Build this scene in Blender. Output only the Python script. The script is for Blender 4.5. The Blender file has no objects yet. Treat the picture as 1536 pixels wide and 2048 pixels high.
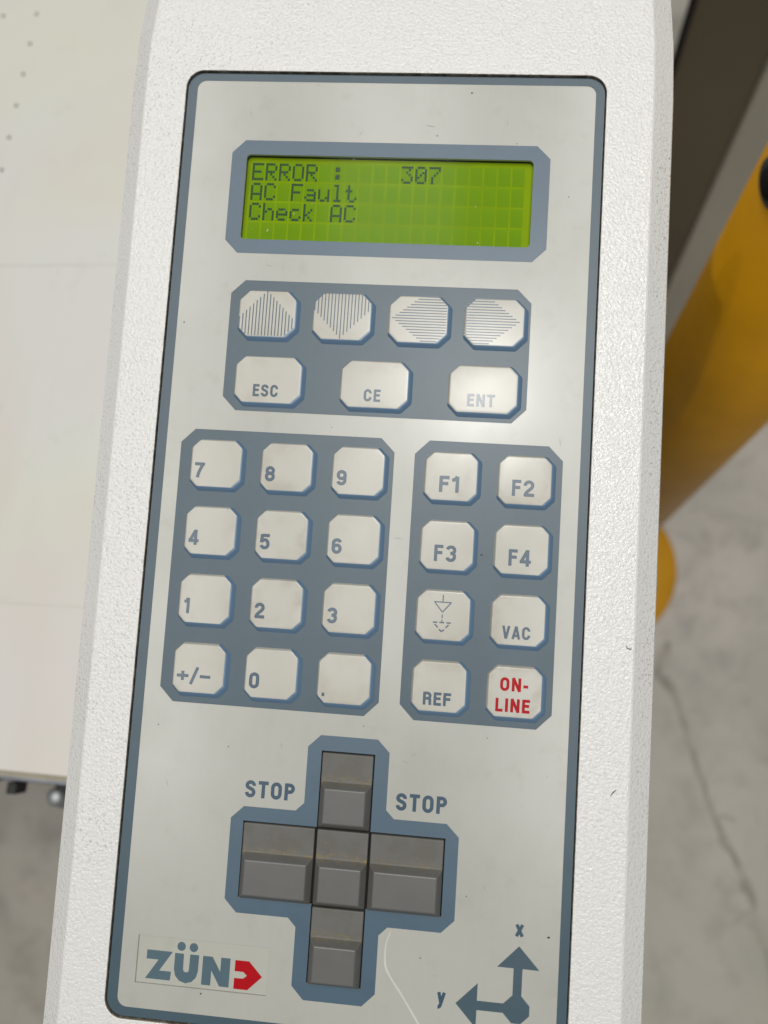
import bpy, bmesh, math, random
from mathutils import Matrix, Vector
from mathutils.geometry import tessellate_polygon
random.seed(7)
S = bpy.context.scene
COL = S.collection
MM = 0.001

# ------------------------------------------------------------------ camera
cam_d = bpy.data.cameras.new('camera')
cam = bpy.data.objects.new('camera', cam_d); COL.objects.link(cam)
RC = ((0.9892288768630864, -0.04159049549661703, 0.14034407669917065),
      (0.07386922956958913, 0.9695850843410035, -0.23334116899133883),
      (-0.126370748605016, 0.2411949313476448, 0.9622138218656041))
cam.matrix_world = Matrix.Translation((0.03005281, -0.12357556, 1.16725929)) @ Matrix(RC).to_4x4()
cam_d.sensor_fit = 'HORIZONTAL'; cam_d.sensor_width = 36.0
cam_d.lens = 1500 / 1536 * 36
cam_d.clip_start = 0.01; cam_d.clip_end = 60
cam_d.dof.use_dof = True
cam_d.dof.focus_distance = 0.186
cam_d.dof.aperture_fstop = cam_d.lens / 2.7      # 2.7 mm lens opening
S.camera = cam
S.render.resolution_x = 768; S.render.resolution_y = 1024

# ------------------------------------------------------------------ world (dim grey room bounce) and lamps
W = bpy.data.worlds.new('World'); S.world = W; W.use_nodes = True
W.node_tree.nodes['Background'].inputs[0].default_value = (0.93, 0.97, 1.0, 1)
W.node_tree.nodes['Background'].inputs[1].default_value = 0.12
S.view_settings.view_transform = 'Standard'; S.view_settings.look = 'None'
S.view_settings.exposure = 0.0; S.view_settings.gamma = 1.0

def area(name, loc, target, sx, sy, power, col=(1.0, 0.985, 0.95)):
    d = bpy.data.lights.new(name, 'AREA'); d.shape = 'RECTANGLE'; d.size = sx; d.size_y = sy
    d.energy = power; d.color = col
    o = bpy.data.objects.new(name, d); COL.objects.link(o)
    o.location = loc
    o.rotation_euler = (Vector(target) - Vector(loc)).to_track_quat('-Z', 'Y').to_euler()
    return o
# hall lamps: rows of ceiling battens, none over the operator's own back
area('ceiling_lamp', (0.345, 0.235, 3.8), (0.345, 0.235, 0), 0.12, 0.22, 14)
area('ceiling_lamp', (-0.05, 0.35, 3.9), (-0.05, 0.35, 0), 0.5, 2.8, 25)
area('ceiling_lamp', (-0.95, 0.15, 3.9), (-0.95, 0.15, 0), 0.40, 3.8, 35)
area('ceiling_lamp', (0.86, 0.15, 3.9), (0.86, 0.15, 0), 0.42, 3.8, 39)

# ------------------------------------------------------------------ node helpers
def new_mat(name):
    m = bpy.data.materials.new(name); m.use_nodes = True
    nt = m.node_tree
    return m, nt, nt.nodes['Principled BSDF']
def N(nt, typ, **kw):
    n = nt.nodes.new(typ)
    for k, v in kw.items():
        if k.startswith('i_'):
            key = k[2:]
            key = int(key) if key.isdigit() else key.replace('_', ' ')
            n.inputs[key].default_value = v
        else: setattr(n, k, v)
    return n
def coords(nt): return N(nt, 'ShaderNodeTexCoord').outputs['Object']
def noise(nt, vec, scale, detail=3, rough=0.55, dist=0.0):
    n = N(nt, 'ShaderNodeTexNoise'); n.inputs['Scale'].default_value = scale
    n.inputs['Detail'].default_value = detail; n.inputs['Roughness'].default_value = rough
    n.inputs['Distortion'].default_value = dist
    nt.links.new(vec, n.inputs['Vector']); return n.outputs['Fac']
def maprange(nt, src, a, b, c=0.0, d=1.0, smooth=True):
    n = N(nt, 'ShaderNodeMapRange'); n.interpolation_type = 'SMOOTHSTEP' if smooth else 'LINEAR'
    n.inputs['From Min'].default_value = a; n.inputs['From Max'].default_value = b
    n.inputs['To Min'].default_value = c; n.inputs['To Max'].default_value = d
    nt.links.new(src, n.inputs['Value']); return n.outputs['Result']
def math_(nt, op, a, b=None, c=None):
    n = N(nt, 'ShaderNodeMath', operation=op)
    for i, v in enumerate((a, b, c)):
        if v is None: continue
        if isinstance(v, (int, float)): n.inputs[i].default_value = v
        else: nt.links.new(v, n.inputs[i])
    return n.outputs[0]
def mix(nt, fac, a, b):
    n = N(nt, 'ShaderNodeMix', data_type='RGBA')
    if isinstance(fac, (int, float)): n.inputs[0].default_value = fac
    else: nt.links.new(fac, n.inputs[0])
    for i, v in ((6, a), (7, b)):
        if isinstance(v, tuple): n.inputs[i].default_value = (*v, 1) if len(v) == 3 else v
        else: nt.links.new(v, n.inputs[i])
    return n.outputs[2]
def bump(nt, h, strength, dist, prev=None):
    n = N(nt, 'ShaderNodeBump'); n.inputs['Strength'].default_value = strength
    n.inputs['Distance'].default_value = dist
    nt.links.new(h, n.inputs['Height'])
    if prev is not None: nt.links.new(prev, n.inputs['Normal'])
    return n.outputs['Normal']
def plain(name, col, rough=0.5, metal=0.0, var=0.06, scale=120, bmp=0.0, bscale=900):
    m, nt, p = new_mat(name); v = coords(nt)
    f = noise(nt, v, scale)
    a = tuple(min(1, c * (1 - var)) for c in col); b = tuple(min(1, c * (1 + var)) for c in col)
    nt.links.new(mix(nt, maprange(nt, f, 0.3, 0.7), a, b), p.inputs['Base Color'])
    p.inputs['Roughness'].default_value = rough; p.inputs['Metallic'].default_value = metal
    if bmp: nt.links.new(bump(nt, noise(nt, v, bscale), bmp, 0.0001), p.inputs['Normal'])
    return m

WHITE = (0.41, 0.41, 0.375)
BLUE = (0.055, 0.091, 0.116)
BLUE2 = (0.060, 0.104, 0.148)

def paint_mat(name, dirty_wall=False):
    m, nt, p = new_mat(name); v = coords(nt)
    # orange-peel powder coat
    n1 = noise(nt, v, 1250, 2.0, 0.5, 0.4)
    n2 = noise(nt, v, 1900, 2.0, 0.5)
    big = noise(nt, v, 22, 2.0)
    h = math_(nt, 'ADD', n1, math_(nt, 'MULTIPLY', n2, 0.25))
    nrm = bump(nt, h, 0.8, 0.00026)
    # grime that settled in the pits, heavier in patches and on the left arm
    pits = maprange(nt, n1, 0.43, 0.33)
    sp = noise(nt, v, 1500, 2.5, 0.6)
    specks = maprange(nt, sp, 0.585, 0.66)
    sepx = N(nt, 'ShaderNodeSeparateXYZ'); nt.links.new(v, sepx.inputs[0])
    left = maprange(nt, sepx.outputs[0], 0.02, -0.05, 0.35, 1.0)
    bev = maprange(nt, sepx.outputs[2], 0.0006, -0.0008, 0.0, 1.5)
    left = math_(nt, 'MAXIMUM', left, bev)
    patch = maprange(nt, big, 0.38, 0.60, 0.12, 0.7)
    g = math_(nt, 'MULTIPLY', math_(nt, 'MULTIPLY', specks, patch), math_(nt, 'MULTIPLY', left, 0.55))
    g2 = math_(nt, 'ADD', g, math_(nt, 'MULTIPLY', pits, 0.10))
    base = mix(nt, g2, (0.665, 0.66, 0.64), (0.17, 0.155, 0.13))
    chips = maprange(nt, noise(nt, v, 260, 3.0, 0.7), 0.785, 0.80)
    base = mix(nt, math_(nt, 'MULTIPLY', chips, 0.6), base, (0.13, 0.12, 0.10))
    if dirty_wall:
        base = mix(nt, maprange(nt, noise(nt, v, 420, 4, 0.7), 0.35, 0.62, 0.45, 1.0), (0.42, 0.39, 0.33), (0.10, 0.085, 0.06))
    nt.links.new(base, p.inputs['Base Color'])
    p.inputs['Roughness'].default_value = 0.17 if not dirty_wall else 0.8
    nt.links.new(nrm, p.inputs['Normal'])
    return m
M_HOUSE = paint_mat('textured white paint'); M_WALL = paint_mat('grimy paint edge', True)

def plate_shade(nt, v, col):
    """worn polyester film: large soft stains, small smudges, pin specks"""
    a = maprange(nt, noise(nt, v, 26, 4, 0.6), 0.42, 0.72)
    b = maprange(nt, noise(nt, v, 130, 3, 0.6), 0.55, 0.75)
    c = maprange(nt, noise(nt, v, 700, 2, 0.6), 0.73, 0.78)
    streak = N(nt, 'ShaderNodeMapping'); streak.inputs['Scale'].default_value = (1, 0.12, 1)
    nt.links.new(v, streak.inputs[0])
    s = maprange(nt, noise(nt, streak.outputs[0], 420, 3, 0.6), 0.45, 0.7)
    dark = tuple(x * y for x, y in zip(col, (0.72, 0.71, 0.66)))
    o = mix(nt, math_(nt, 'MULTIPLY', a, 0.24), col, dark)
    o = mix(nt, math_(nt, 'MULTIPLY', b, 0.22), o, dark)
    o = mix(nt, math_(nt, 'MULTIPLY', s, 0.05), o, dark)
    o = mix(nt, math_(nt, 'MULTIPLY', c, 0.25), o, (0.14, 0.12, 0.09))
    return o
def film_normal(nt, v, k=1.0):
    return bump(nt, noise(nt, v, 5200, 1.0), 0.10 * k, 0.00004)
def film(name, col, rough=0.22, worn=True, k=1.0):
    m, nt, p = new_mat(name); v = coords(nt)
    if worn: nt.links.new(plate_shade(nt, v, col), p.inputs['Base Color'])
    else: p.inputs['Base Color'].default_value = (*col, 1)
    r = maprange(nt, noise(nt, v, 60, 3), 0.3, 0.7, rough - 0.01, rough + 0.03)
    nt.links.new(r, p.inputs['Roughness'])
    nt.links.new(film_normal(nt, v, k), p.inputs['Normal'])
    return m
M_PLATE = film('worn off-white film', WHITE)
def print_mat(name, col, rough=0.34):
    m, nt, p = new_mat(name); v = coords(nt)
    a = maprange(nt, noise(nt, v, 90, 4, 0.65), 0.4, 0.7)
    d = maprange(nt, noise(nt, v, 1100, 3, 0.7), 0.735, 0.76)
    o = mix(nt, math_(nt, 'MULTIPLY', a, 0.35), col, tuple(c * 0.8 for c in col))
    o = mix(nt, math_(nt, 'MULTIPLY', d, 0.45), o, (0.35, 0.37, 0.38))
    nt.links.new(o, p.inputs['Base Color']); p.inputs['Roughness'].default_value = rough
    nt.links.new(film_normal(nt, v), p.inputs['Normal'])
    return m
M_BLUE = print_mat('grey-blue print', BLUE)
M_BLUE.node_tree.nodes['Principled BSDF'].inputs['Specular IOR Level'].default_value = 0.42
M_BEZEL = print_mat('lighter blue print', BLUE2)
M_INK = print_mat('grey-blue ink', (0.045, 0.083, 0.122), 0.24)
M_RED = print_mat('red ink', (0.38, 0.005, 0.010), 0.35)
M_RED.node_tree.nodes['Principled BSDF'].inputs['Specular IOR Level'].default_value = 0.12
M_LOGO = print_mat('slate logo ink', (0.065, 0.115, 0.145), 0.4)
M_BLACK = plain('black gap', (0.006, 0.006, 0.005), 0.8)

def key_mat(w, h, c, dx, dy, name):
    """film printed white inside an octagon (set off from the embossed shape), blue outside"""
    m, nt, p = new_mat(name); v = coords(nt)
    sx = N(nt, 'ShaderNodeSeparateXYZ'); nt.links.new(v, sx.inputs[0])
    ax = math_(nt, 'ABSOLUTE', math_(nt, 'SUBTRACT', sx.outputs[0], dx * MM))
    ay = math_(nt, 'ABSOLUTE', math_(nt, 'SUBTRACT', sx.outputs[1], dy * MM))
    d1 = math_(nt, 'SUBTRACT', ax, w / 2 * MM)
    d2 = math_(nt, 'SUBTRACT', ay, h / 2 * MM)
    d3 = math_(nt, 'MULTIPLY', math_(nt, 'SUBTRACT', math_(nt, 'ADD', ax, ay), (w / 2 + h / 2 - c) * MM), 0.7071)
    d = math_(nt, 'MAXIMUM', math_(nt, 'MAXIMUM', d1, d2), d3)
    inside = math_(nt, 'LESS_THAN', d, 0.0)
    info = N(nt, 'ShaderNodeObjectInfo')
    off = N(nt, 'ShaderNodeVectorMath', operation='ADD')
    sc = N(nt, 'ShaderNodeVectorMath', operation='SCALE'); sc.inputs['Scale'].default_value = 7.0
    nt.links.new(info.outputs['Location'], sc.inputs[0])
    nt.links.new(v, off.inputs[0]); nt.links.new(sc.outputs[0], off.inputs[1])
    white = plate_shade(nt, off.outputs[0], (0.45, 0.435, 0.385))
    # thumbed grime that gathers towards the raised rim
    rim = maprange(nt, d, -0.0045, -0.0005)
    rimn = maprange(nt, noise(nt, off.outputs[0], 95, 3, 0.6), 0.40, 0.68)
    white = mix(nt, math_(nt, 'MULTIPLY', math_(nt, 'MULTIPLY', rim, rimn), maprange(nt, info.outputs['Random'], 0.2, 1.0, 0.08, 0.5)), white, (0.26, 0.22, 0.16))
    blue = (0.105, 0.175, 0.265)
    nt.links.new(mix(nt, inside, blue, white), p.inputs['Base Color'])
    nt.links.new(maprange(nt, inside, 0, 1, 0.30, 0.24), p.inputs['Roughness'])
    nt.links.new(bump(nt, noise(nt, v, 5200, 1.0), 0.16, 0.00006), p.inputs['Normal'])
    return m

# ------------------------------------------------------------------ mesh helpers (all in mm, local)
def mk(name, verts, faces, mat, parent=None, smooth=False, mats=None, fm=None):
    me = bpy.data.meshes.new(name)
    me.from_pydata([(a * MM, b * MM, c * MM) for a, b, c in verts], [], faces)
    for m in (mats or [mat]): me.materials.append(m)
    if fm: me.polygons.foreach_set('material_index', fm)
    if smooth: me.polygons.foreach_set('use_smooth', [True] * len(me.polygons))
    me.update()
    bm = bmesh.new(); bm.from_mesh(me); bmesh.ops.recalc_face_normals(bm, faces=bm.faces) if smooth == 'fix' else None
    if smooth == 'fix': bm.to_mesh(me)
    bm.free()
    o = bpy.data.objects.new(name, me); COL.objects.link(o)
    if parent: o.parent = parent
    return o
def tag(o, label=None, cat=None, group=None, kind=None):
    for k, v in (('label', label), ('category', cat), ('group', group), ('kind', kind)):
        if v: o[k] = v
    return o
def bev(o, w, seg=2, ang=30):
    b = o.modifiers.new('bevel', 'BEVEL'); b.width = w * MM; b.segments = seg
    b.limit_method = 'ANGLE'; b.angle_limit = math.radians(ang); b.harden_normals = False
    for p in o.data.polygons: p.use_smooth = True
    o.modifiers.new('wn', 'WEIGHTED_NORMAL').keep_sharp = False
    return o
def flat(loops, z):
    """triangulated flat polygon; loops[0] outer, the others holes"""
    vl = [[Vector((x, y, 0)) for x, y in l] for l in loops]
    tris = tessellate_polygon(vl)
    vs = [(x, y, z) for l in loops for x, y in l]
    fs = []
    for a, b, c in tris:
        A, B, C = vs[a], vs[b], vs[c]
        cr = (B[0]-A[0])*(C[1]-A[1]) - (B[1]-A[1])*(C[0]-A[0])
        if abs(cr) < 1e-9: continue
        fs.append((a, b, c) if cr > 0 else (a, c, b))
    return vs, fs
def octo(x0, x1, v0, v1, c):      # v runs down the panel
    y0, y1 = -v1, -v0
    return [(x0+c, y0), (x1-c, y0), (x1, y0+c), (x1, y1-c), (x1-c, y1), (x0+c, y1), (x0, y1-c), (x0, y0+c)]
def rrect(x0, x1, v0, v1, r, n=8):
    y0, y1 = -v1, -v0; out = []
    for cx, cy, a0 in ((x1-r, y0+r, -90), (x1-r, y1-r, 0), (x0+r, y1-r, 90), (x0+r, y0+r, 180)):
        for k in range(n+1):
            a = math.radians(a0 + 90*k/n); out.append((cx + r*math.cos(a), cy + r*math.sin(a)))
    return out
def sheet(name, loops, z, mat, parent, th=0.0):
    vs, fs = flat(loops, z)
    if th:
        base = 0
        for li, l in enumerate(loops):
            n = len(l); s = len(vs)
            vs += [(x, y, z - th) for x, y in l]
            for k in range(n):
                a, b = base+k, base+(k+1) % n; c, d = s+(k+1) % n, s+k
                fs.append((a, d, c, b) if li == 0 else (a, b, c, d))
            base += n
    # note: side verts are appended after all top verts
    return mk(name, vs, fs, mat, parent)
def strips(profile_loops, close=True):
    """join successive loops of equal length with quads"""
    vs = [p for l in profile_loops for p in l]; n = len(profile_loops[0]); fs = []
    for i in range(len(profile_loops)-1):
        for k in range(n):
            a, b = i*n+k, i*n+(k+1) % n
            fs.append((a, b, b+n, a+n))
    return vs, fs
def box(x0, x1, y0, y1, z0, z1):
    vs = [(x0,y0,z0),(x1,y0,z0),(x1,y1,z0),(x0,y1,z0),(x0,y0,z1),(x1,y0,z1),(x1,y1,z1),(x0,y1,z1)]
    return vs, [(3,2,1,0),(4,5,6,7),(0,1,5,4),(1,2,6,5),(2,3,7,6),(3,0,4,7)]

# ------------------------------------------------------------------ stroke lettering
def arc(cx, cy, rx, ry, a0, a1, n=10):
    return [(cx + rx*math.cos(math.radians(a0+(a1-a0)*k/n)), cy + ry*math.sin(math.radians(a0+(a1-a0)*k/n))) for k in range(n+1)]
def bez(p0, p1, p2, p3, n=8):
    o = []
    for k in range(1, n):
        t = k/n; s = 1-t
        o.append(tuple(s**3*a+3*s*s*t*b+3*s*t*t*c+t**3*d for a, b, c, d in zip(p0, p1, p2, p3)))
    return o
def glyph(ch, t):
    """centre-line strokes in a cell of height 1; returns (width, strokes, polygons). t = stroke width"""
    h = t/2; w = 0.60; P = []
    def pl(*a): P.append((list(a), False))
    a = (w-t)/2; cx = w/2
    if ch in 'EF':
        w = 0.50; pl((h,0),(h,1)); pl((h,1-h),(w,1-h)); pl((h,.53),(w-.04,.53))
        if ch == 'E': pl((h,h),(w,h))
    elif ch == 'L': w = .48; pl((h,0),(h,1)); pl((h,h),(w,h))
    elif ch == 'I': w = t; pl((h,0),(h,1))
    elif ch == 'T': w = .54; pl((w/2,0),(w/2,1)); pl((0,1-h),(w,1-h))
    elif ch == 'N': pl((h,0),(h,1)); pl((w-h,0),(w-h,1)); pl((h*.9,1),(w-h*.9,0))
    elif ch == 'V': w = .60; pl((h*.95,1),(w/2,0)); pl((w-h*.95,1),(w/2,0))
    elif ch == 'A': w = .64; pl((h*.95,0),(w/2,1)); pl((w-h*.95,0),(w/2,1)); pl((.15,.27),(w-.15,.27))
    elif ch in 'O0':
        w = .60 if ch == 'O' else .58; a = (w-t)/2; cx = w/2; ry = a*1.15
        P.append((arc(cx,1-h-ry,a,ry,0,180) + arc(cx,h+ry,a,ry,180,360), True))
    elif ch == 'C':
        ry = a*1.15
        P.append(([(w-h,.66)] + arc(cx,1-h-ry,a,ry,0,180) + arc(cx,h+ry,a,ry,180,360) + [(w-h,.36)], False))
    elif ch in 'PR':
        w = .56; r = .255
        pl((h,0),(h,1))
        P.append(([(h,1-h)] + [(w-h-r*.7,1-h)] + arc(w-h-r*.7,1-h-(.5-h)/2,r*.7,(.5-h)/2,90,-90) + [(h,.5)], False))
        if ch == 'R': P.append(([(w-.26,.5)] + bez((w-.26,.5),(w-.05,.48),(w-h,.40),(w-h-.01,.22)) + [(w-h-.01,.22),(w-h+.02,0)], False))
    elif ch in 'S':
        w = .58; a = (w-t)/2; cx = w/2; ry = .20
        P.append(([(w-h,.69)] + arc(cx,1-h-ry,a,ry,0,180) + bez((h,1-h-ry),(h,.50),(w-h,.56),(w-h,h+ry)) + arc(cx,h+ry,a,ry,0,-180) + [(h,.30)], False))
    elif ch == '1': w = .36; pl((w-h,0),(w-h,1)); P.append(([(0,.76)] + bez((0,.76),(.14,.77),(.2,.83),(.24,1)) + [(w-h-.01,.97)], False))
    elif ch == '2':
        ry = .22
        P.append(([(h,.66)] + arc(cx,1-h-ry,a,ry,180,0) + bez((w-h,1-h-ry),(w-h,.46),(h+.02,.36),(h+.01,.03)) + [(h+.01,.03)], False)); pl((h*.6,h),(w,h))
    elif ch == '3':
        ry = .205
        P.append((arc(cx,1-h-ry,a,ry,168,0) + bez((w-h,1-h-ry),(w-h,.60),(w-h-.05,.525),(cx-.03,.525)) + [(cx-.03,.525)], False))
        P.append(([(cx-.03,.52)] + bez((cx-.03,.52),(w-h-.02,.52),(w-h,.44),(w-h,h+ry)) + arc(cx,h+ry,a,ry,0,-168), False))
    elif ch == '4': w = .62; pl((w-.10-h,0),(w-.10-h,1)); pl((0,.28),(w,.28)); pl((w-.12-h,.96),(h*.8,.26))
    elif ch == '5':
        ry = .22
        pl((h+.03,1-h),(w-.03,1-h)); pl((h+.04,1-h*.3),(h+.01,.44))
        P.append(([(h+.01,.47)] + bez((h+.01,.47),(.22,.70),(w-h,.66),(w-h,h+ry)) + arc(cx,h+ry,a,ry,0,-166), False))
    elif ch in '69':
        w = .60; a = (w-t)/2; cx = w/2; ry = .20; rb = .24
        P.append((arc(cx,1-h-ry,a,ry,14,180) + [(h,.30)], False))
        P.append((arc(cx,h+rb-.01,a,rb-.01,0,360,24)[:-1], True))
        if ch == '9': P[:] = [([(w-x,1-y) for x, y in q], c) for q, c in P]
    elif ch == '8':
        r1, r2 = .195, .225
        P.append((arc(cx,1-h-r1,a*.92,r1,0,360,24)[:-1], True)); P.append((arc(cx,h+r2,a,r2,0,360,24)[:-1], True))
    elif ch == '7': w = .58; pl((0,1-h),(w,1-h)); P.append(([(w-h*.8,.97)] + bez((w-h*.8,.97),(.42,.72),(.26,.5),(.2,0)) + [(.2,0)], False))
    elif ch == '+': w = .62; pl((0,.46),(w,.46)); pl((w/2,.15),(w/2,.77))
    elif ch == '-': w = .30; pl((0,.40),(w,.40))
    elif ch == '_': w = .56; pl((0,.46),(w,.46))
    elif ch == '/': w = .44; pl((h*.6,-.08),(w-h*.6,1.06))
    elif ch == '.': w = t*1.1; pl((w/2,0),(w/2,t*1.25))
    elif ch == 'x': w = .58; pl((h,0),(w-h,.72)); pl((w-h,0),(h,.72))
    elif ch == 'y': w = .56; pl((h,.72),(w/2,.02)); P.append(([(w-h,.72),(w/2-.05,-.06)] + bez((w/2-.05,-.06),(w/2-.09,-.17),(.12,-.19),(.04,-.17)), False))
    return w, P
def ribbon(pts, closed, t, z, VS, FS):
    q = [pts[0]]
    for p in pts[1:]:
        if math.hypot(p[0]-q[-1][0], p[1]-q[-1][1]) > 1e-4: q.append(p)
    if closed and math.hypot(q[0][0]-q[-1][0], q[0][1]-q[-1][1]) < 1e-4: q.pop()
    n = len(q); s = len(VS)
    for i in range(n):
        def nd(a, b):
            dx, dy = q[b][0]-q[a][0], q[b][1]-q[a][1]; L = math.hypot(dx, dy); return (-dy/L, dx/L)
        if closed: n1, n2 = nd((i-1) % n, i), nd(i, (i+1) % n)
        else: n1 = nd(max(i-1, 0), max(i, 1)); n2 = nd(min(i, n-2), min(i+1, n-1))
        mx, my = n1[0]+n2[0], n1[1]+n2[1]; L = math.hypot(mx, my) or 1; mx /= L; my /= L
        k = t/2/max(0.5, mx*n1[0]+my*n1[1])
        VS.append((q[i][0]+mx*k, q[i][1]+my*k, z)); VS.append((q[i][0]-mx*k, q[i][1]-my*k, z))
    for i in range(n if closed else n-1):
        a = s+2*i; b = s+2*((i+1) % n); FS.append((a, a+1, b+1, b))
def text_mesh(name, txt, cap, cx, cy, z, mat, parent, t=0.165, gap=0.13, width=None):
    """cap = cap height in mm, centred on cx, cy"""
    x = 0; items = []
    for ch in txt:
        if ch == ' ': x += .3; continue
        w, P = glyph(ch, t); items.append((x, P)); x += w + gap
    x -= gap
    sx = cap if width is None else width / x
    VS, FS = [], []; k = 0
    for ox, P in items:
        for pts, cl in P:
            ribbon([((ox+px)*sx, py*cap) for px, py in pts], cl, t*(sx+cap)/2, z + k*0.004, VS, FS); k += 1
    VS = [(a - x*sx/2 + cx, b - cap/2 + cy, c) for a, b, c in VS]
    return mk(name, VS, FS, mat, parent)

# ------------------------------------------------------------------ SETTING: floor
def floor_mat():
    m, nt, p = new_mat('polished mottled concrete'); v = coords(nt)
    a = noise(nt, v, 3.2, 5, 0.6, 0.6); b = noise(nt, v, 17, 5, 0.65, 0.4); c = noise(nt, v, 1.2, 2)
    col = mix(nt, maprange(nt, a, 0.32, 0.68), (0.52, 0.475, 0.415), (0.39, 0.365, 0.315))
    col = mix(nt, math_(nt, 'MULTIPLY', maprange(nt, b, 0.45, 0.72), 0.45), col, (0.20, 0.18, 0.155))
    col = mix(nt, math_(nt, 'MULTIPLY', maprange(nt, c, 0.4, 0.65), 0.4), col, (0.34, 0.34, 0.27))
    nt.links.new(col, p.inputs['Base Color']); p.inputs['Roughness'].default_value = 0.45
    return m
fl = mk('floor', [(-6000,-6000,0),(6000,-6000,0),(6000,6000,0),(-6000,6000,0)], [(0,1,2,3)], floor_mat())
tag(fl, kind='structure')
def wobble(pts, n, amp):
    out = []
    for (x0, y0), (x1, y1) in zip(pts, pts[1:]):
        for k in range(n):
            f = k/n; out.append((x0+(x1-x0)*f+random.uniform(-amp, amp), y0+(y1-y0)*f+random.uniform(-amp, amp)))
    return out + [pts[-1]]
def var_ribbon(name, pts, wf, z, mat, parent):
    VS, FS = [], []
    for i, (x, y) in enumerate(pts):
        a, b = pts[max(i-1, 0)], pts[min(i+1, len(pts)-1)]
        dx, dy = b[0]-a[0], b[1]-a[1]; L = math.hypot(dx, dy) or 1; w = wf(i/(len(pts)-1))/2
        VS += [(x-dy/L*w, y+dx/L*w, z), (x+dy/L*w, y-dx/L*w, z)]
        if i: FS.append((2*i-2, 2*i-1, 2*i+1, 2*i))
    return mk(name, VS, FS, mat, parent)
M_CRACK = plain('crack filler', (0.33, 0.30, 0.25), 0.6, var=0.2, scale=30)
cr = wobble([(298,-18),(283,-69),(307,-92),(329,-171),(357,-262),(382,-311),(400,-353),(417,-407),(436,-520),(480,-700)], 6, 2.6)
var_ribbon('crack', cr, lambda f: random.uniform(5.0, 16), 0.6, M_CRACK, fl)
var_ribbon('crack', wobble([(372,-395),(392,-378),(405,-372)], 4, 1.5), lambda f: random.uniform(1, 5), 0.7, M_CRACK, fl)
var_ribbon('crack', wobble([(355,-262),(372,-256),(384,-262)], 4, 2), lambda f: random.uniform(2, 7), 0.8, M_CRACK, fl)

# ------------------------------------------------------------------ cutting table on the left
def table_mat():
    m, nt, p = new_mat('worn white table sheet'); v = coords(nt)
    a = noise(nt, v, 9, 3, 0.55, 0.5); b = noise(nt, v, 4, 2); c = noise(nt, v, 45, 4, 0.7)
    st = N(nt, 'ShaderNodeMapping'); st.inputs['Scale'].default_value = (7, 1.1, 1)
    st.inputs['Rotation'].default_value = (0, 0, math.radians(-14)); nt.links.new(v, st.inputs[0])
    s = maprange(nt, noise(nt, st.outputs[0], 4.4, 3, 0.6), 0.52, 0.72)
    col = mix(nt, maprange(nt, a, 0.35, 0.65), (0.60, 0.60, 0.52), (0.60, 0.55, 0.50))
    col = mix(nt, math_(nt, 'MULTIPLY', maprange(nt, b, 0.45, 0.6), 0.5), col, (0.60, 0.61, 0.61))
    col = mix(nt, math_(nt, 'MULTIPLY', s, 0.07), col, (0.46, 0.39, 0.33))
    col = mix(nt, math_(nt, 'MULTIPLY', maprange(nt, c, 0.6, 0.75), 0.2), col, (0.40, 0.36, 0.30))
    nt.links.new(col, p.inputs['Base Color']); p.inputs['Roughness'].default_value = 0.4
    return m
tb = bpy.data.objects.new('cutting_table', None); COL.objects.link(tb); tb.location = (-0.7, 0.5, 0)
tag(tb, 'worn white vacuum cutting table with small drilled holes behind the control panel, at left', 'table')
TX, TY = 700, -500
holes = []
for i in range(5):
    for k in range(-4, 14):
        hx, hy = -227 - 20*i + TX, 222.5 - 19.8*k + TY
        holes.append([(hx + 1.1*math.cos(a*math.pi/4), hy + 1.1*math.sin(a*math.pi/4)) for a in range(8)])
outer = [(-1500+TX, -166.5+TY), (52+TX, -166.5+TY), (52+TX, 1100+TY), (-1500+TX, 1100+TY)]
top = sheet('table_top', [outer] + holes, 862, table_mat(), tb, 12)
M_DARK = plain('dark recess', (0.03, 0.03, 0.027), 0.8)
M_ALU = plain('brushed aluminium rail', (0.30, 0.31, 0.34), 0.42, 0.7, var=0.12, scale=60)
vs, fs = box(-1490+TX, 50+TX, -164+TY, 1090+TY, 780, 849.5); mk('table_core', vs, fs, M_DARK, tb)
o = mk('edge_rail', *box(-1500+TX, 52+TX, -171.2+TY, -167+TY, 838, 856), M_ALU, tb); bev(o, 0.8)
o = mk('edge_shade_strip', *box(-1500+TX, 52+TX, -169+TY, -166.9+TY, 856.3, 859), plain('tan edge shade', (0.30, 0.27, 0.20), 0.6), tb)  # shadowed edge of the table sheet, its shade given as tan colour
M_SEAM = plain('sheet seam', (0.52, 0.51, 0.46), 0.6)
for y, x0 in ((69, -330), (-97, -330)):
    var_ribbon('seam', [(x+TX, y+TY+0.004*x) for x in range(x0, 30, 20)], lambda f: 0.5, 862.12, M_SEAM, tb)
for x0, x1, y0, y1 in ((-173.5,-169,-178.5,-173.5), (-195,-180.5,-174.3,-171.5), (-151,-120,-174.8,-171.5)):
    o = mk('rail_clip', *box(x0+TX, x1+TX, y0+TY, y1+TY, 836, 845), M_DARK, tb); bev(o, 0.6)
bolt_prof = [(0,9.0),(2.6,8.6),(3.8,7.2),(4.2,5),(4.2,0),(5.6,0),(5.6,-1.2)]
def lathe(name, prof, loc, mat, parent, n=20, axis='z', smooth='fix'):
    loops = []
    for r, z in prof:
        loops.append([(loc[0]+max(r, .01)*math.cos(2*math.pi*k/n), loc[1]+max(r, .01)*math.sin(2*math.pi*k/n), loc[2]+z) for k in range(n)])
    vs, fs = strips(loops)
    fs.append(tuple(range(n))); fs.append(tuple(range(len(vs)-n, len(vs))))
    return mk(name, vs, fs, mat, parent, smooth=smooth)
M_CHROME = plain('zinc plated steel', (0.40, 0.41, 0.42), 0.55, 0.8)
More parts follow.
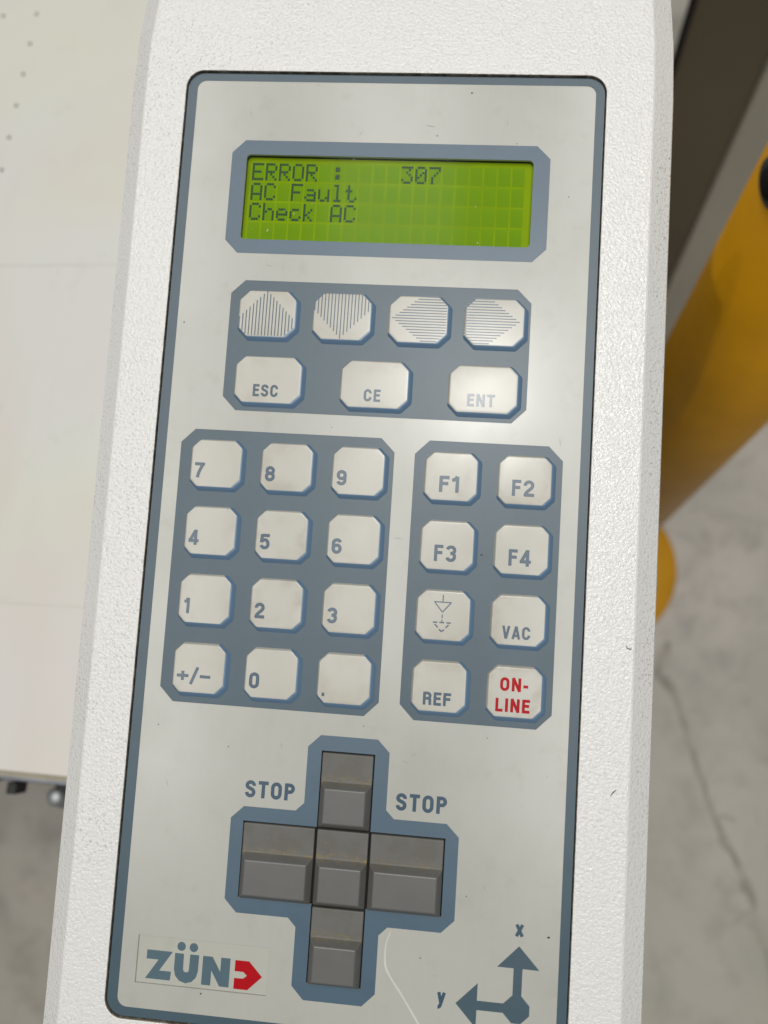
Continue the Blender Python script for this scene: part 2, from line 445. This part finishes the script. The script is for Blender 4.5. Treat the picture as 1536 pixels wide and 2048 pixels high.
lathe('bolt', bolt_prof, (-152.5+TX, -178.4+TY, 834), M_CHROME, tb)
o = mk('bolt_tab', *box(-158+TX, -140+TX, -182+TY, -171.4+TY, 830, 832.5), plain('grey bracket', (0.13,0.13,0.12), 0.5), tb)
for x, y in ((-1460, -140), (20, -140), (-1460, 1060), (20, 1060)):
    mk('leg', *box(x-25+TX, x+25+TX, y-20+TY, y+20+TY, 1.0, 779.5), M_ALU, tb)

# ------------------------------------------------------------------ yellow bollard post
M_YEL = plain('yellow safety paint', (0.56, 0.265, 0.003), 0.42, var=0.10, scale=14)
post = bpy.data.objects.new('safety_post', None); COL.objects.link(post); post.location = (0.181, 0.101, 0)
tag(post, 'tall yellow steel safety post on a round yellow base plate beside the panel', 'post')
lathe('pole', [(43,1010),(43.2,6)], (0,0,0), M_YEL, post, 64)
lathe('pole_cap', [(30,1020),(40,1017),(43.6,1010.5),(43.6,1008)], (0,0,0), M_YEL, post, 48)
lathe('base_plate', [(60,8),(115,8),(118,5.5),(118,0.5)], (12,-14,0), M_YEL, post, 64)
# rubber plug in a grey ring on the pole wall, facing the panel
plug = lathe('rubber_plug', [(0,4.4),(6.4,4.2),(7.4,2.5),(7.4,0)], (0,0,0), M_BLACK, None, 28)
ring = lathe('plug_ring', [(7.6,3.0),(10.6,2.8),(11.6,1.2),(11.6,-1.5)], (0,0,0), plain('grey ring', (0.10,0.11,0.10), 0.4), None, 32)
az = math.radians(196)
rotm = Matrix(((-math.sin(az), 0, math.cos(az)), (math.cos(az), 0, math.sin(az)), (0, 1, 0))).to_4x4()
for o in (plug, ring):
    o.parent = post
    o.matrix_local = Matrix.Translation((0.0425*math.cos(az), 0.0425*math.sin(az), 0.886)) @ rotm

# ------------------------------------------------------------------ cabinet at upper right
M_CABL = plain('pale grey enamel', (0.58, 0.55, 0.47), 0.45, var=0.05, scale=5)
M_CABD = plain('dark olive panel', (0.15, 0.125, 0.08), 0.5, var=0.12, scale=4)
cb = bpy.data.objects.new('machine_cabinet', None); COL.objects.link(cb); cb.location = (0.27, 0.8, 0)
tag(cb, 'tall pale machine cabinet with dark olive front panel behind the yellow post', 'cabinet')
CX, CY = -270, -800
mk('cabinet_body', *box(206+CX, 360+CX, 470+CY, 560+CY, 1, 1240), M_CABL, cb)
mk('front_panel', *box(184+CX, 262+CX, 460+CY, 469.5+CY, 4, 1236), M_CABD, cb)
o = mk('corner_post', *box(262.6+CX, 360+CX, 455+CY, 469.6+CY, 1.5, 1240), M_CABL, cb); bev(o, 3)
o = mk('edge_gasket', *box(180+CX, 183.6+CX, 457+CY, 469.6+CY, 3, 1238), M_BLACK, cb)

# ------------------------------------------------------------------ THE CONTROL PANEL
MP = Matrix(((0.9977354741869078, 0.010322185780602962, 0.0664633435040485),
             (0.0, 0.988153826139929, -0.15346666049998942),
             (-0.06726011856238753, 0.1531191312858381, 0.9859161262933291)))
root = bpy.data.objects.new('control_panel', None); COL.objects.link(root)
root.matrix_world = Matrix.Translation((0, 0, 1.0)) @ MP.to_4x4()
tag(root, 'white machine control panel with green error display, membrane keys and grey cross of jog keys', 'control panel')

# housing
rec = rrect(-55.12, 54.72, -34.1, 206.42, 4.6, 10)
def rec_off(d): return rrect(-55.12-d, 54.72+d, -34.1-d, 206.42+d, 4.6+d, 10)
ti = [(-66.1,212),(-66.1,-30),(-65.8,-42),(-64.6,-54),(-62,-64),(-56,-71.5),(-46,-75.5),(46,-75.5),(56,-71.5),(62.6,-64),(65.2,-54.7),(66.1,-42),(66.4,-30),(66.4,212),(64,220),(58,224),(-58,224),(-64,220)]
to = [(-71.8,212),(-71.6,-30),(-71.2,-46),(-69.9,-57),(-67,-68),(-60,-77),(-49,-82),(49,-82),(60,-77),(68,-68),(71.2,-58),(72.2,-46),(72.6,-30),(72.5,212),(70,226),(62,231),(-62,231),(-70,226)]
inner = [(u, -v) for u, v in ti]; outr = [(u, -v) for u, v in to]
ZT = 0.85
vs, fs = flat([inner, rec_off(0.28)], ZT)
fm = [0]*len(fs)
n0 = len(inner); nr = len(rec)
# rounded lip and inner wall of the recess
prev = list(range(n0, n0+nr))
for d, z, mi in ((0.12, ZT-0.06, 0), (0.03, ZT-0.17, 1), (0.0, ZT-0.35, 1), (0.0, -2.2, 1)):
    s = len(vs); vs += [(x, y, z) for x, y in rec_off(d)]; cur = list(range(s, s+nr))
    for k in range(nr):
        fs.append((prev[k], prev[(k+1) % nr], cur[(k+1) % nr], cur[k])); fm.append(mi)
    prev = cur
# chamfer, side wall and underside
prev = list(range(n0))
def lerp_loop(a, b, f): return [(p[0]+(q[0]-p[0])*f, p[1]+(q[1]-p[1])*f) for p, q in zip(a, b)]
under = [(x*0.985, (y+70)*0.99-70) for x, y in outr]
for l, z in ((lerp_loop(inner, outr, 0.07), ZT-0.12), (lerp_loop(inner, outr, 0.95), -2.75), (outr, -3.3), (lerp_loop(outr, under, .3), -6), (under, -30)):
    s = len(vs); vs += [(x, y, z) for x, y in l]; cur = list(range(s, s+n0))
    for k in range(n0):
        fs.append((prev[k], cur[k], cur[(k+1) % n0], prev[(k+1) % n0])); fm.append(0)
    prev = cur
fs.append(tuple(prev)); fm.append(0)
hs = mk('housing', vs, fs, M_HOUSE, root, mats=[M_HOUSE, M_WALL], fm=fm, smooth='fix')
for p in hs.data.polygons: p.use_smooth = False
mk('gasket', *flat([rec], -1.9), M_BLACK, root)
mk('mounting_arm', *box(-30, 22, -150, 40, -122, -30.5), M_DARK, root)

# face plate with its three openings
LCDW = rrect(-37.5, 37.3, -11.5, 11.6, 1.1, 4)
CXJ, CVJ = -0.22, 167.25
def cross(ax, hx, ay, hy):    # half widths of vertical arm / full, half heights of horizontal arm / full
    return [(CXJ+x, -(CVJ+v)) for x, v in ((-ax,hy),(ax,hy),(ax,ay),(hx,ay),(hx,-ay),(ax,-ay),(ax,-hy),(-ax,-hy),(-ax,-ay),(-hx,-ay),(-hx,ay),(-ax,ay))]
CR = cross(6.55, 24.6, 9.05, 27.2)
BADGE = [(-48.4,-198.3),(-16.15,-198.3),(-16.15,-187.2),(-48.4,-187.2)]
plate_out = rrect(-54.9, 54.5, -33.85, 206.2, 4.2, 10)
sheet('face_plate', [plate_out, LCDW, CR, BADGE], 0.0, M_PLATE, root, 0.6)
bord = rrect(-52.35, 52.25, -31.75, 204.1, 2.4, 10)
vs, fs = strips([[(x, y, .03) for x, y in plate_out], [(x, y, .03) for x, y in bord]])
mk('printed_border', vs, fs, M_BLUE, root)

# display
bz = octo(-41.5, 41.5, -15.38, 15.38, 3.44)
mk('display_bezel', *flat([bz, LCDW], 0.035), M_BEZEL, root)
def lcd_mat(name, col, em, k=0.25):
    m, nt, p = new_mat(name); v = coords(nt)
    f = maprange(nt, noise(nt, v, 60, 3), 0.3, 0.7)
    c = mix(nt, f, col, tuple(x*0.85 for x in col))
    nt.links.new(c, p.inputs['Base Color']); nt.links.new(c, p.inputs['Emission Color'])
    p.inputs['Emission Strength'].default_value = em; p.inputs['Roughness'].default_value = 0.6; p.inputs['Specular IOR Level'].default_value = 0.05
    return m
disp = mk('display', *box(-39, 39, -13.5, 13.5, -4.0, -1.6), lcd_mat('backlit display gap', (0.160, 0.248, 0.0005), 0.265), root)
tag(disp, 'green backlit text display')
mk('display_frame', *strips([[(x, y, -0.05) for x, y in LCDW], [(x*1.002, y*1.004, -1.58) for x, y in LCDW]]), M_BLACK, disp)
M_CELL = lcd_mat('display cell', (0.125, 0.235, 0.003), 0.24)
M_DOT = plain('dark liquid crystal', (0.016, 0.050, 0.022), 0.9)
PX, PY = 3.6, 5.47; GX, GY = -36.25, 10.15
cell = None
for r in range(4):
    for c in range(20):
        if cell is None:
            cell = mk('character_cell', [(0,-4.95,0),(3.15,-4.95,0),(3.15,0,0),(0,0,0)], [(0,1,2,3)], M_CELL, disp); o = cell
        else:
            o = cell.copy(); COL.objects.link(o)
        o.location = ((GX + c*PX)*MM, (GY - r*PY)*MM, -1.575*MM)
FONT = {'E':'11111 10000 10000 11110 10000 10000 11111','R':'11110 10001 10001 11110 10100 10010 10001','O':'01110 10001 10001 10001 10001 10001 01110',
 ':':'00000 01100 01100 00000 01100 01100 00000','3':'11111 00010 00100 00010 00001 10001 01110','0':'01110 10001 10011 10101 11001 10001 01110','7':'11111 00001 00010 00100 01000 01000 01000',
 'A':'01110 10001 10001 10001 11111 10001 10001','C':'01110 10001 10000 10000 10000 10001 01110','F':'11111 10000 10000 11110 10000 10000 10000','a':'00000 00000 01110 00001 01111 10001 01111',
 'u':'00000 00000 10001 10001 10001 10011 01101','l':'01100 00100 00100 00100 00100 00100 01110','t':'01000 01000 11100 01000 01000 01001 00110','h':'10000 10000 10110 11001 10001 10001 10001',
 'e':'00000 00000 01110 10001 11111 10000 01110','c':'00000 00000 01110 10000 10000 10001 01110','k':'10000 10000 10010 10100 11000 10100 10010'}
for r, line in enumerate(('ERROR :    307', 'AC Fault', 'Check AC')):
    for c, ch in enumerate(line):
        if ch == ' ': continue
        VS, FS = [], []
        for j, row in enumerate(FONT[ch].split()):
            for i, b in enumerate(row):
                if b == '1':
                    x = GX + c*PX + 0.08 + i*0.615; y = GY - r*PY - 0.10 - j*0.685
                    s = len(VS); VS += [(x, y-.63, -1.555), (x+.56, y-.63, -1.555), (x+.56, y, -1.555), (x, y, -1.555)]; FS.append((s, s+1, s+2, s+3))
        mk('character', VS, FS, M_DOT, disp)
def pane_mat():
    m, nt, p = new_mat('clear display window'); nt.nodes.remove(p); v = coords(nt)
    out = nt.nodes['Material Output']
    tr = N(nt, 'ShaderNodeBsdfTransparent'); gl = N(nt, 'ShaderNodeBsdfGlossy'); gl.inputs['Roughness'].default_value = 0.12
    df = N(nt, 'ShaderNodeBsdfDiffuse'); df.inputs[0].default_value = (0.75, 0.75, 0.6, 1)
    fr = N(nt, 'ShaderNodeFresnel'); fr.inputs[0].default_value = 1.16
    m1 = N(nt, 'ShaderNodeMixShader'); nt.links.new(fr.outputs[0], m1.inputs[0]); nt.links.new(tr.outputs[0], m1.inputs[1]); nt.links.new(gl.outputs[0], m1.inputs[2])
    st = N(nt, 'ShaderNodeMapping'); st.inputs['Scale'].default_value = (1, 0.45, 1); nt.links.new(v, st.inputs[0])
    sp = maprange(nt, noise(nt, st.outputs[0], 900, 2, 0.6), 0.735, 0.79, 0.0, 0.5)
    m2 = N(nt, 'ShaderNodeMixShader'); nt.links.new(sp, m2.inputs[0]); nt.links.new(m1.outputs[0], m2.inputs[1]); nt.links.new(df.outputs[0], m2.inputs[2])
    nt.links.new(m2.outputs[0], out.inputs['Surface'])
    return m
mk('display_window', *flat([LCDW], -0.12), pane_mat(), root)

# key fields
for name, a in (('key_field', (-38.69, 38.48, 22.65, 57.0, 3.55)), ('key_field', (-48.46, 6.35, 62.3, 131.1, 3.5)), ('key_field', (11.46, 48.04, 62.27, 131.1, 3.57))):
    mk(name, *flat([octo(*a)], 0.03), M_BLUE, root)

# embossed membrane keys
def key_mesh(name, w, h, c, mat):
    """w, h, c: the printed octagon; the embossing sits 0.6 mm right of and below it"""
    ox, oy = 0.68, -0.62
    fw, fh = w + 1.15, h + 1.05
    def ring(ins, z):
        hw, hh = fw/2-ins, fh/2-ins; cc = c + 0.25 - ins*0.45
        k = 0.40 if ins > 0 else 1.0            # the upper and left flanks are the steeper ones
        xl, yt = -fw/2+ins*k, fh/2-ins*k
        P = [(xl+cc,-hh),(hw-cc,-hh),(hw,-hh+cc),(hw,yt-cc),(hw-cc,yt),(xl+cc,yt),(xl,yt-cc),(xl,-hh+cc)]
        out = []
        for i, p in enumerate(P):            # soften each corner with two points
            a, b = P[i-1], P[(i+1) % 8]
            for q in (a, b):
                L = math.hypot(q[0]-p[0], q[1]-p[1]); out.append((p[0]+(q[0]-p[0])/L*0.22+ox, p[1]+(q[1]-p[1])/L*0.22+oy, z))
        return out
    loops = [ring(-0.02, -0.02), ring(0.10, 0.09), ring(0.25, 0.24), ring(0.80, 0.72), ring(0.96, 0.80), ring(1.2, 0.83), ring(1.7, 0.84)]
    vs, fs = strips(loops); n = 16
    fs.append(tuple(range(len(vs)-n, len(vs))))
    me = bpy.data.meshes.new(name)
    me.from_pydata([(a*MM, b*MM, z*MM) for a, b, z in vs], [], fs); me.materials.append(mat)
    me.polygons.foreach_set('use_smooth', [True]*len(me.polygons)); me.update()
    return me
sizes = {'n': (13.1, 12.2, 2.05), 'e': (17.2, 12.2, 2.35), 'a': (14.95, 12.3, 2.6)}
kmesh = {k: key_mesh('key', *s, key_mat(*s, 0, 0, 'key film ' + k)) for k, s in sizes.items()}
def key(k, u, v, label):
    o = bpy.data.objects.new('key', kmesh[k]); COL.objects.link(o); o.parent = root
    o.location = (u*MM, -v*MM, 0.04*MM); o['label'] = label
    return o
ZL = 0.865
digits = [['7','8','9'],['4','5','6'],['1','2','3'],['+/_','0','.']]
for r in range(4):
    for c in range(3):
        d = digits[r][c]
        k = key('n', -38.98+18.18*c, 70.93+17.13*r, {'+/_': 'key marked plus/minus', '.': 'key marked with a point'}.get(d, 'key marked ' + d))
        if d == '+/_': text_mesh('legend', d, 3.7, -0.95, -2.0, ZL, M_INK, k, t=.18, gap=.08, width=8.5)
        elif d == '.': text_mesh('legend', d, 3.0, -4.75, -4.2+1.1, ZL, M_INK, k, t=.23)
        elif d == '1': text_mesh('legend', d, 3.85, -4.15, -2.05, ZL, M_INK, k, t=.2)
        else: text_mesh('legend', d, 3.85, -3.85, -2.05, ZL, M_INK, k, t=.2, width=2.6)
FU = (20.55, 38.7)
for r, row in enumerate((('F1','F2'),('F3','F4'),('', 'VAC'),('REF','ON'))):
    for c, d in enumerate(row):
        lab = {'': 'key with solid and dashed triangle symbol', 'ON': 'key marked ON-LINE in red'}.get(d, 'key marked ' + d)
        k = key('n', FU[c], 71.0+17.12*r, lab)
        if d in ('F1','F2','F3','F4'): text_mesh('legend', d, 4.05, -0.15, -2.15, ZL, M_INK, k, t=.19, width=5.0 if d == 'F1' else 5.45)
        elif d in ('VAC','REF'): text_mesh('legend', d, 3.1, -0.15, -3.15, ZL, M_INK, k, t=.195, gap=.11, width=6.8)
        elif d == 'ON':
            text_mesh('legend', 'ON-', 3.2, 0.0, 1.6, ZL, M_RED, k, t=.2, gap=.14, width=6.7)
            text_mesh('legend', 'LINE', 3.2, -0.15, -3.35, ZL, M_RED, k, t=.2, gap=.14, width=8.2)
        else:
            VS, FS = [], []
            segs = [[(0,4.65),(0,2.95)], [(-2.1,2.9),(2.1,2.9)], [(-2.05,2.9),(0,0.45)], [(2.05,2.9),(0,0.45)], [(0,-.1),(0,-1.0)], [(0,-1.35),(0,-2.1)],
                    [(-2.2,-2.05),(-1.1,-2.05)], [(-.6,-2.05),(.6,-2.05)], [(1.1,-2.05),(2.2,-2.05)], [(-1.7,-2.5),(-.95,-3.3)], [(1.7,-2.5),(.95,-3.3)], [(-.6,-3.7),(0,-4.25)], [(.6,-3.7),(0,-4.25)]]
            for i, sgm in enumerate(segs): ribbon(sgm, False, .26 if i < 6 else .34, ZL + i*.003, VS, FS)
            mk('legend', [(a, b+.15, z) for a, b, z in VS], FS, M_INK, k)
for u, d in ((-27.3,'ESC'),(0,'CE'),(27.3,'ENT')):
    k = key('e', u, 48.7, 'wide key marked ' + d)
    text_mesh('legend', d, 3.15, -0.2, -3.05, ZL, M_INK, k, t=.195, gap=.14, width={'ESC':6.5,'CE':4.25,'ENT':6.9}[d])
# hatched arrow keys
aw, ah, ac = sizes['a']
def inside_y(x):   # octagon half height at x
    return min(ah/2, aw/2+ah/2-ac-abs(x))
def inside_x(y): return min(aw/2, aw/2+ah/2-ac-abs(y))
for u, d in ((-28.85,'up'),(-9.45,'down'),(10.05,'left'),(29.2,'right')):
    k = key('a', u, 31.45, 'key with hatched arrow pointing ' + d)
    VS, FS = [], []
    for i in range(-8, 9):
        if d in ('up','down'):
            x = i*0.86; e = inside_y(x)-.15
            tip = 5.9 - abs(x)*1.03
            lo, hi = -e, min(e, tip)
            if d == 'down': lo, hi = -hi, e
            if hi > lo: ribbon([(x, lo), (x, hi)], False, .27, ZL, VS, FS)
        else:
            y = i*0.72; e = inside_x(y)-.15
            tip = 6.5 - abs(y)*1.28
            lo, hi = -e, min(e, tip)
            if d == 'left': lo, hi = -hi, e
            if hi > lo: ribbon([(lo, y), (hi, y)], False, .27, ZL, VS, FS)
    if d in ('up','down'):
        s = 1 if d == 'up' else -1
        ribbon([(0, s*5.8), (0, s*(ah/2-.1))], False, .27, ZL+.004, VS, FS)
    mk('legend', VS, FS, M_INK, k)

# jog cross
sur = []
for x, v in ((-7,31),(7,31),(10,28),(10,14.6),(12,12.6),(24.7,12.6),(27.75,9.6),(27.75,-9.5),(24.7,-12.45),(12,-12.45),(10,-14.4),(10,-27.9),(7,-30.85),(-7,-30.85),(-10,-27.9),(-10,-14.4),(-12,-12.45),(-24.7,-12.45),(-27.75,-9.5),(-27.75,9.6),(-24.7,12.6),(-12,12.6),(-10,14.6),(-10,28)):
    sur.append((CXJ+x, -(CVJ+v)))
mk('jog_surround', *flat([sur, CR], 0.035), print_mat('jog blue print', (0.066, 0.112, 0.155)), root)
def jog_mat():
    m, nt, p = new_mat('dark grey moulded plastic'); v = coords(nt)
    sx = N(nt, 'ShaderNodeSeparateXYZ'); nt.links.new(v, sx.inputs[0])
    info = N(nt, 'ShaderNodeObjectInfo'); off = N(nt, 'ShaderNodeVectorMath', operation='ADD')
    nt.links.new(v, off.inputs[0]); nt.links.new(info.outputs['Location'], off.inputs[1])
    band = math_(nt, 'MULTIPLY', maprange(nt, sx.outputs[1], 0.0042, 0.0024), maprange(nt, sx.outputs[1], 0.0012, 0.0020))
    st = N(nt, 'ShaderNodeMapping'); st.inputs['Scale'].default_value = (0.6, 1.5, 1); nt.links.new(off.outputs[0], st.inputs[0])
    dust = maprange(nt, noise(nt, st.outputs[0], 900, 4, 0.75), 0.47, 0.62)
    film_ = maprange(nt, noise(nt, off.outputs[0], 160, 3, 0.6), 0.35, 0.7)
    low = maprange(nt, sx.outputs[2], 0.0022, 0.0010)     # dusty film off the finger-polished top
    col = mix(nt, math_(nt, 'MULTIPLY', film_, 0.35), (0.118, 0.117, 0.110), (0.098, 0.097, 0.090))
    col = mix(nt, math_(nt, 'MULTIPLY', low, maprange(nt, film_, 0, 1, 0.05, 0.35)), col, (0.090, 0.080, 0.052))
    col = mix(nt, math_(nt, 'MULTIPLY', math_(nt, 'MULTIPLY', band, dust), maprange(nt, info.outputs['Random'], 0, 1, 0.35, 0.8)), col, (0.20, 0.145, 0.055))
    lint = maprange(nt, noise(nt, off.outputs[0], 1400, 2, 0.6), 0.735, 0.76)
    col = mix(nt, math_(nt, 'MULTIPLY', lint, 0.4), col, (0.3, 0.3, 0.28))
    nt.links.new(col, p.inputs['Base Color'])
    nt.links.new(maprange(nt, low, 0, 1, 0.34, 0.6), p.inputs['Roughness'])
    nt.links.new(bump(nt, noise(nt, v, 3500, 2), 0.12, 0.00005), p.inputs['Normal'])
    return m
M_JOG = jog_mat()
def jog_mesh(w, h):
    a, b = w/2-.2, h/2-.2; y1 = 2.0; zb = 0.55; zt = 2.7
    vs = [(-a,-b,-1.8),(a,-b,-1.8),(a,b,-1.8),(-a,b,-1.8),
          (-a,-b,zb),(a,-b,zb),(a,y1,zb-.12),(a,b,zb+.05),(-a,b,zb+.05),(-a,y1,zb-.12),
          (-a+1.3,-b+1.45,zt),(a-1.3,-b+1.45,zt),(a-1.3,y1-1.2,zt),(-a+1.3,y1-1.2,zt)]
    fs = [(3,2,1,0),(0,1,5,4),(1,2,7,6,5),(2,3,8,7),(3,0,4,9,8),(9,6,7,8),(10,11,12,13),(4,5,11,10),(5,6,12,11),(6,9,13,12),(9,4,10,13)]
    me = bpy.data.meshes.new('jog_key'); me.from_pydata([(x*MM,y*MM,z*MM) for x,y,z in vs], [], fs); me.materials.append(M_JOG); me.update()
    return me
jm = jog_mesh(12.9, 17.95); jw = jog_mesh(17.9, 17.95)
for me, x, v, lab in ((jm, 0, -18.1, 'narrow grey jog key at the top of the cross'), (jw, -15.55, 0, 'wide grey jog key at the left of the cross'), (jm, 0, 0.05, 'narrow grey jog key in the middle of the cross'), (jw, 15.55, 0.05, 'wide grey jog key at the right of the cross'), (jm, 0, 18.15, 'narrow grey jog key at the bottom of the cross')):
    o = bpy.data.objects.new('jog_key', me); COL.objects.link(o); o.parent = root
    o.location = ((CXJ+x)*MM, -(CVJ+v)*MM, 0); o['label'] = lab
    bev(o, 0.28, 3, 12)
    if me is jm and v > 10: pass
mk('jog_recess', *flat([CR], -1.2), M_BLACK, root)

# printed words and axis arrows
for x in (-18.85, 18.15):
    text_mesh('legend', 'STOP', 4.05, x, -150.6, 0.035, M_INK, root, t=.2, gap=.14, width=12.3)
text_mesh('legend', 'x', 3.7, 42.85, -177.05, 0.035, M_INK, root, t=.21)
text_mesh('legend', 'y', 3.7, 25.45, -194.0, 0.035, M_INK, root, t=.21)
ax = [(42.95,181.1),(47.85,186.15),(43.95,186.15),(43.95,192.2),(45.95,194.3),(45.95,196.5),(44.0,198.4),(41.9,198.4),(39.85,196.3),(33.75,196.3),(33.75,200.3),(28.8,195.25),(33.75,190.3),(33.75,194.2),(39.85,194.2),(41.9,192.2),(41.9,186.15),(38.05,186.15)]
mk('axis_arrows', *flat([[(u, -v) for u, v in ax][::-1]], 0.035), M_BLUE, root)

# recessed badge
badge = mk('badge', *flat([[(-49,-199),(-15.6,-199),(-15.6,-186.6),(-49,-186.6)]], -0.42), film('badge card', (0.41, 0.41, 0.365), 0.28, True), root)
for nm, pts, m in (
  ('letter', [(-46.1,190.65),(-39.75,190.65),(-42.75,195.25),(-39.8,195.25),(-39.95,197.3),(-46.1,197.3),(-43.1,192.75),(-46.1,192.75)], M_LOGO),
  ('letter', [(-39.15,190.8),(-36.95,190.8),(-36.9,194.3),(-36.7,194.85),(-36.15,195.05),(-35.6,194.85),(-35.45,194.3),(-35.4,190.8),(-33.2,190.8),(-33.2,194.5),(-33.6,196.0),(-34.6,197.1),(-36.1,197.55),(-37.7,197.1),(-38.75,196.0),(-39.15,194.5)], M_LOGO),
  ('letter', [(-32.2,190.8),(-29.85,190.8),(-27.75,194.1),(-27.75,190.8),(-25.45,190.8),(-25.45,197.45),(-27.75,197.45),(-29.95,194.0),(-29.95,197.45),(-32.2,197.45)], M_LOGO),
  ('emblem', [(-24.25,191.0),(-20.85,191.0),(-17.5,194.3),(-20.85,197.6),(-24.25,197.6),(-24.25,195.1),(-22.1,195.1),(-21.2,194.35),(-22.1,193.55),(-24.25,193.55)], M_RED)):
    mk(nm, *flat([[(u, -v) for u, v in pts][::-1]], -0.39), m, badge)
for u in (-37.7, -34.65):
    mk('letter_dot', *flat([[(u+1.05*math.cos(a*math.pi/10), -189.15+1.05*math.sin(a*math.pi/10)) for a in range(20)]], -0.39), M_LOGO, badge)

# wear marks that have a shape of their own
M_SPK = plain('brown speck', (0.05, 0.04, 0.025), 0.8)
M_HAIR = plain('grey hairline scuff', (0.27, 0.265, 0.23), 0.6)
for u, v, du, dv in ((-37.6,-24,.5,2.4),(-7.2,-18.6,-1.0,1.5),(7.2,87.1,2.6,.25),(-17,139,.3,1.3),(15,139.5,1.2,-.5),(13,141,1.4,.3),(-45,150,.8,1.8),(34,168,.3,1.4),(-30,-8.5+27,1.6,.2),(47,60,.2,2.2),(9,-20.5,2.5,.5),(30,-22,.2,1.2)):
    pts = [(u+du*k/5+random.uniform(-.05,.05), -(v+dv*k/5)+random.uniform(-.05,.05)) for k in range(6)]
    var_ribbon('scuff', pts, lambda f: 0.16*math.sin(math.pi*min(max(f, .08), .92)), 0.045, M_HAIR, root)
for pts in ([(64.6,-109.6),(65.1,-110.3),(65.9,-110.4),(66.0,-109.9)], [(62.3,-144.9),(63.0,-144.0),(63.7,-143.2)]):
    var_ribbon('scuff', pts, lambda f: 0.30*math.sin(math.pi*min(max(f, .1), .9)), ZT+0.02, M_SPK, hs)
M_CHIP = plain('bare metal chip', (0.09, 0.085, 0.075), 0.6)
for v in [96,98,101,103.5,105,109,112,116,121,123,127,134,136,137.5,140,143,144.5,148,149.2,151,186,190]:
    h = random.uniform(.5, 1.6); w = random.uniform(.15, .5); x = 72.42
    mk('paint_chip', [(x-w,-v,-3.12),(x+.05,-v-h*.2,-3.30),(x+.06,-v-h,-3.32),(x-w*.7,-v-h*.9,-3.16),(x-w*1.2,-v-h*.5,-3.08)], [(0,1,2,3,4)], M_CHIP, hs)
M_SCR = plain('pale scratch', (0.52, 0.52, 0.47), 0.5)
sc = [(12.7,-180.5),(11.7,-183.9),(11.8,-188.1),(13.0,-190.7),(16.0,-194.6),(19.8,-199.9),(21.6,-202.5)]
sm = []
for i in range(len(sc)-1):
    p0, p1, p2, p3 = sc[max(i-1,0)], sc[i], sc[i+1], sc[min(i+2,len(sc)-1)]
    for k in range(6):
        t = k/6
        sm.append(tuple(0.5*((2*b)+(-a+c)*t+(2*a-5*b+4*c-d)*t*t+(-a+3*b-3*c+d)*t**3) for a, b, c, d in zip(p0,p1,p2,p3)))
var_ribbon('scratch', sm, lambda f: 0.12+0.34*min(1, f*3), 0.02, M_SCR, root)
VS, FS = [], []
for u, v, r in ((-52.5+52.0+21,-29.5,.28),(-31.95,199.3,.3),(33.5,39.5,0),(49.6,178.5,.35),(-50.5,34.5,.3),(-20,-31,.18),(32.8,-15.9,.16),(-21.5,155.4,0),(-36.8,118.9,.22),(29.3,90.1,.3),(12.2,-17.6,.2),(-39.5,-23.7,.15),(-10,60.2,.15),(46.5,-2,.22),(-48,137,.2),(3,133.5,.16),(33,134,.2),(-30,141,.2),(20,186,.2),(30,171,.2)):
    if not r: continue
    s = len(VS); n = 7
    for k in range(n):
        a = 2*math.pi*k/n; rr = r*random.uniform(.6, 1.15); VS.append((u+rr*math.cos(a), -v+rr*math.sin(a)*.8, 0.062))
    FS.append(tuple(range(s, s+n)))
tag(mk('dirt_specks', VS, FS, M_SPK, root), kind='stuff')
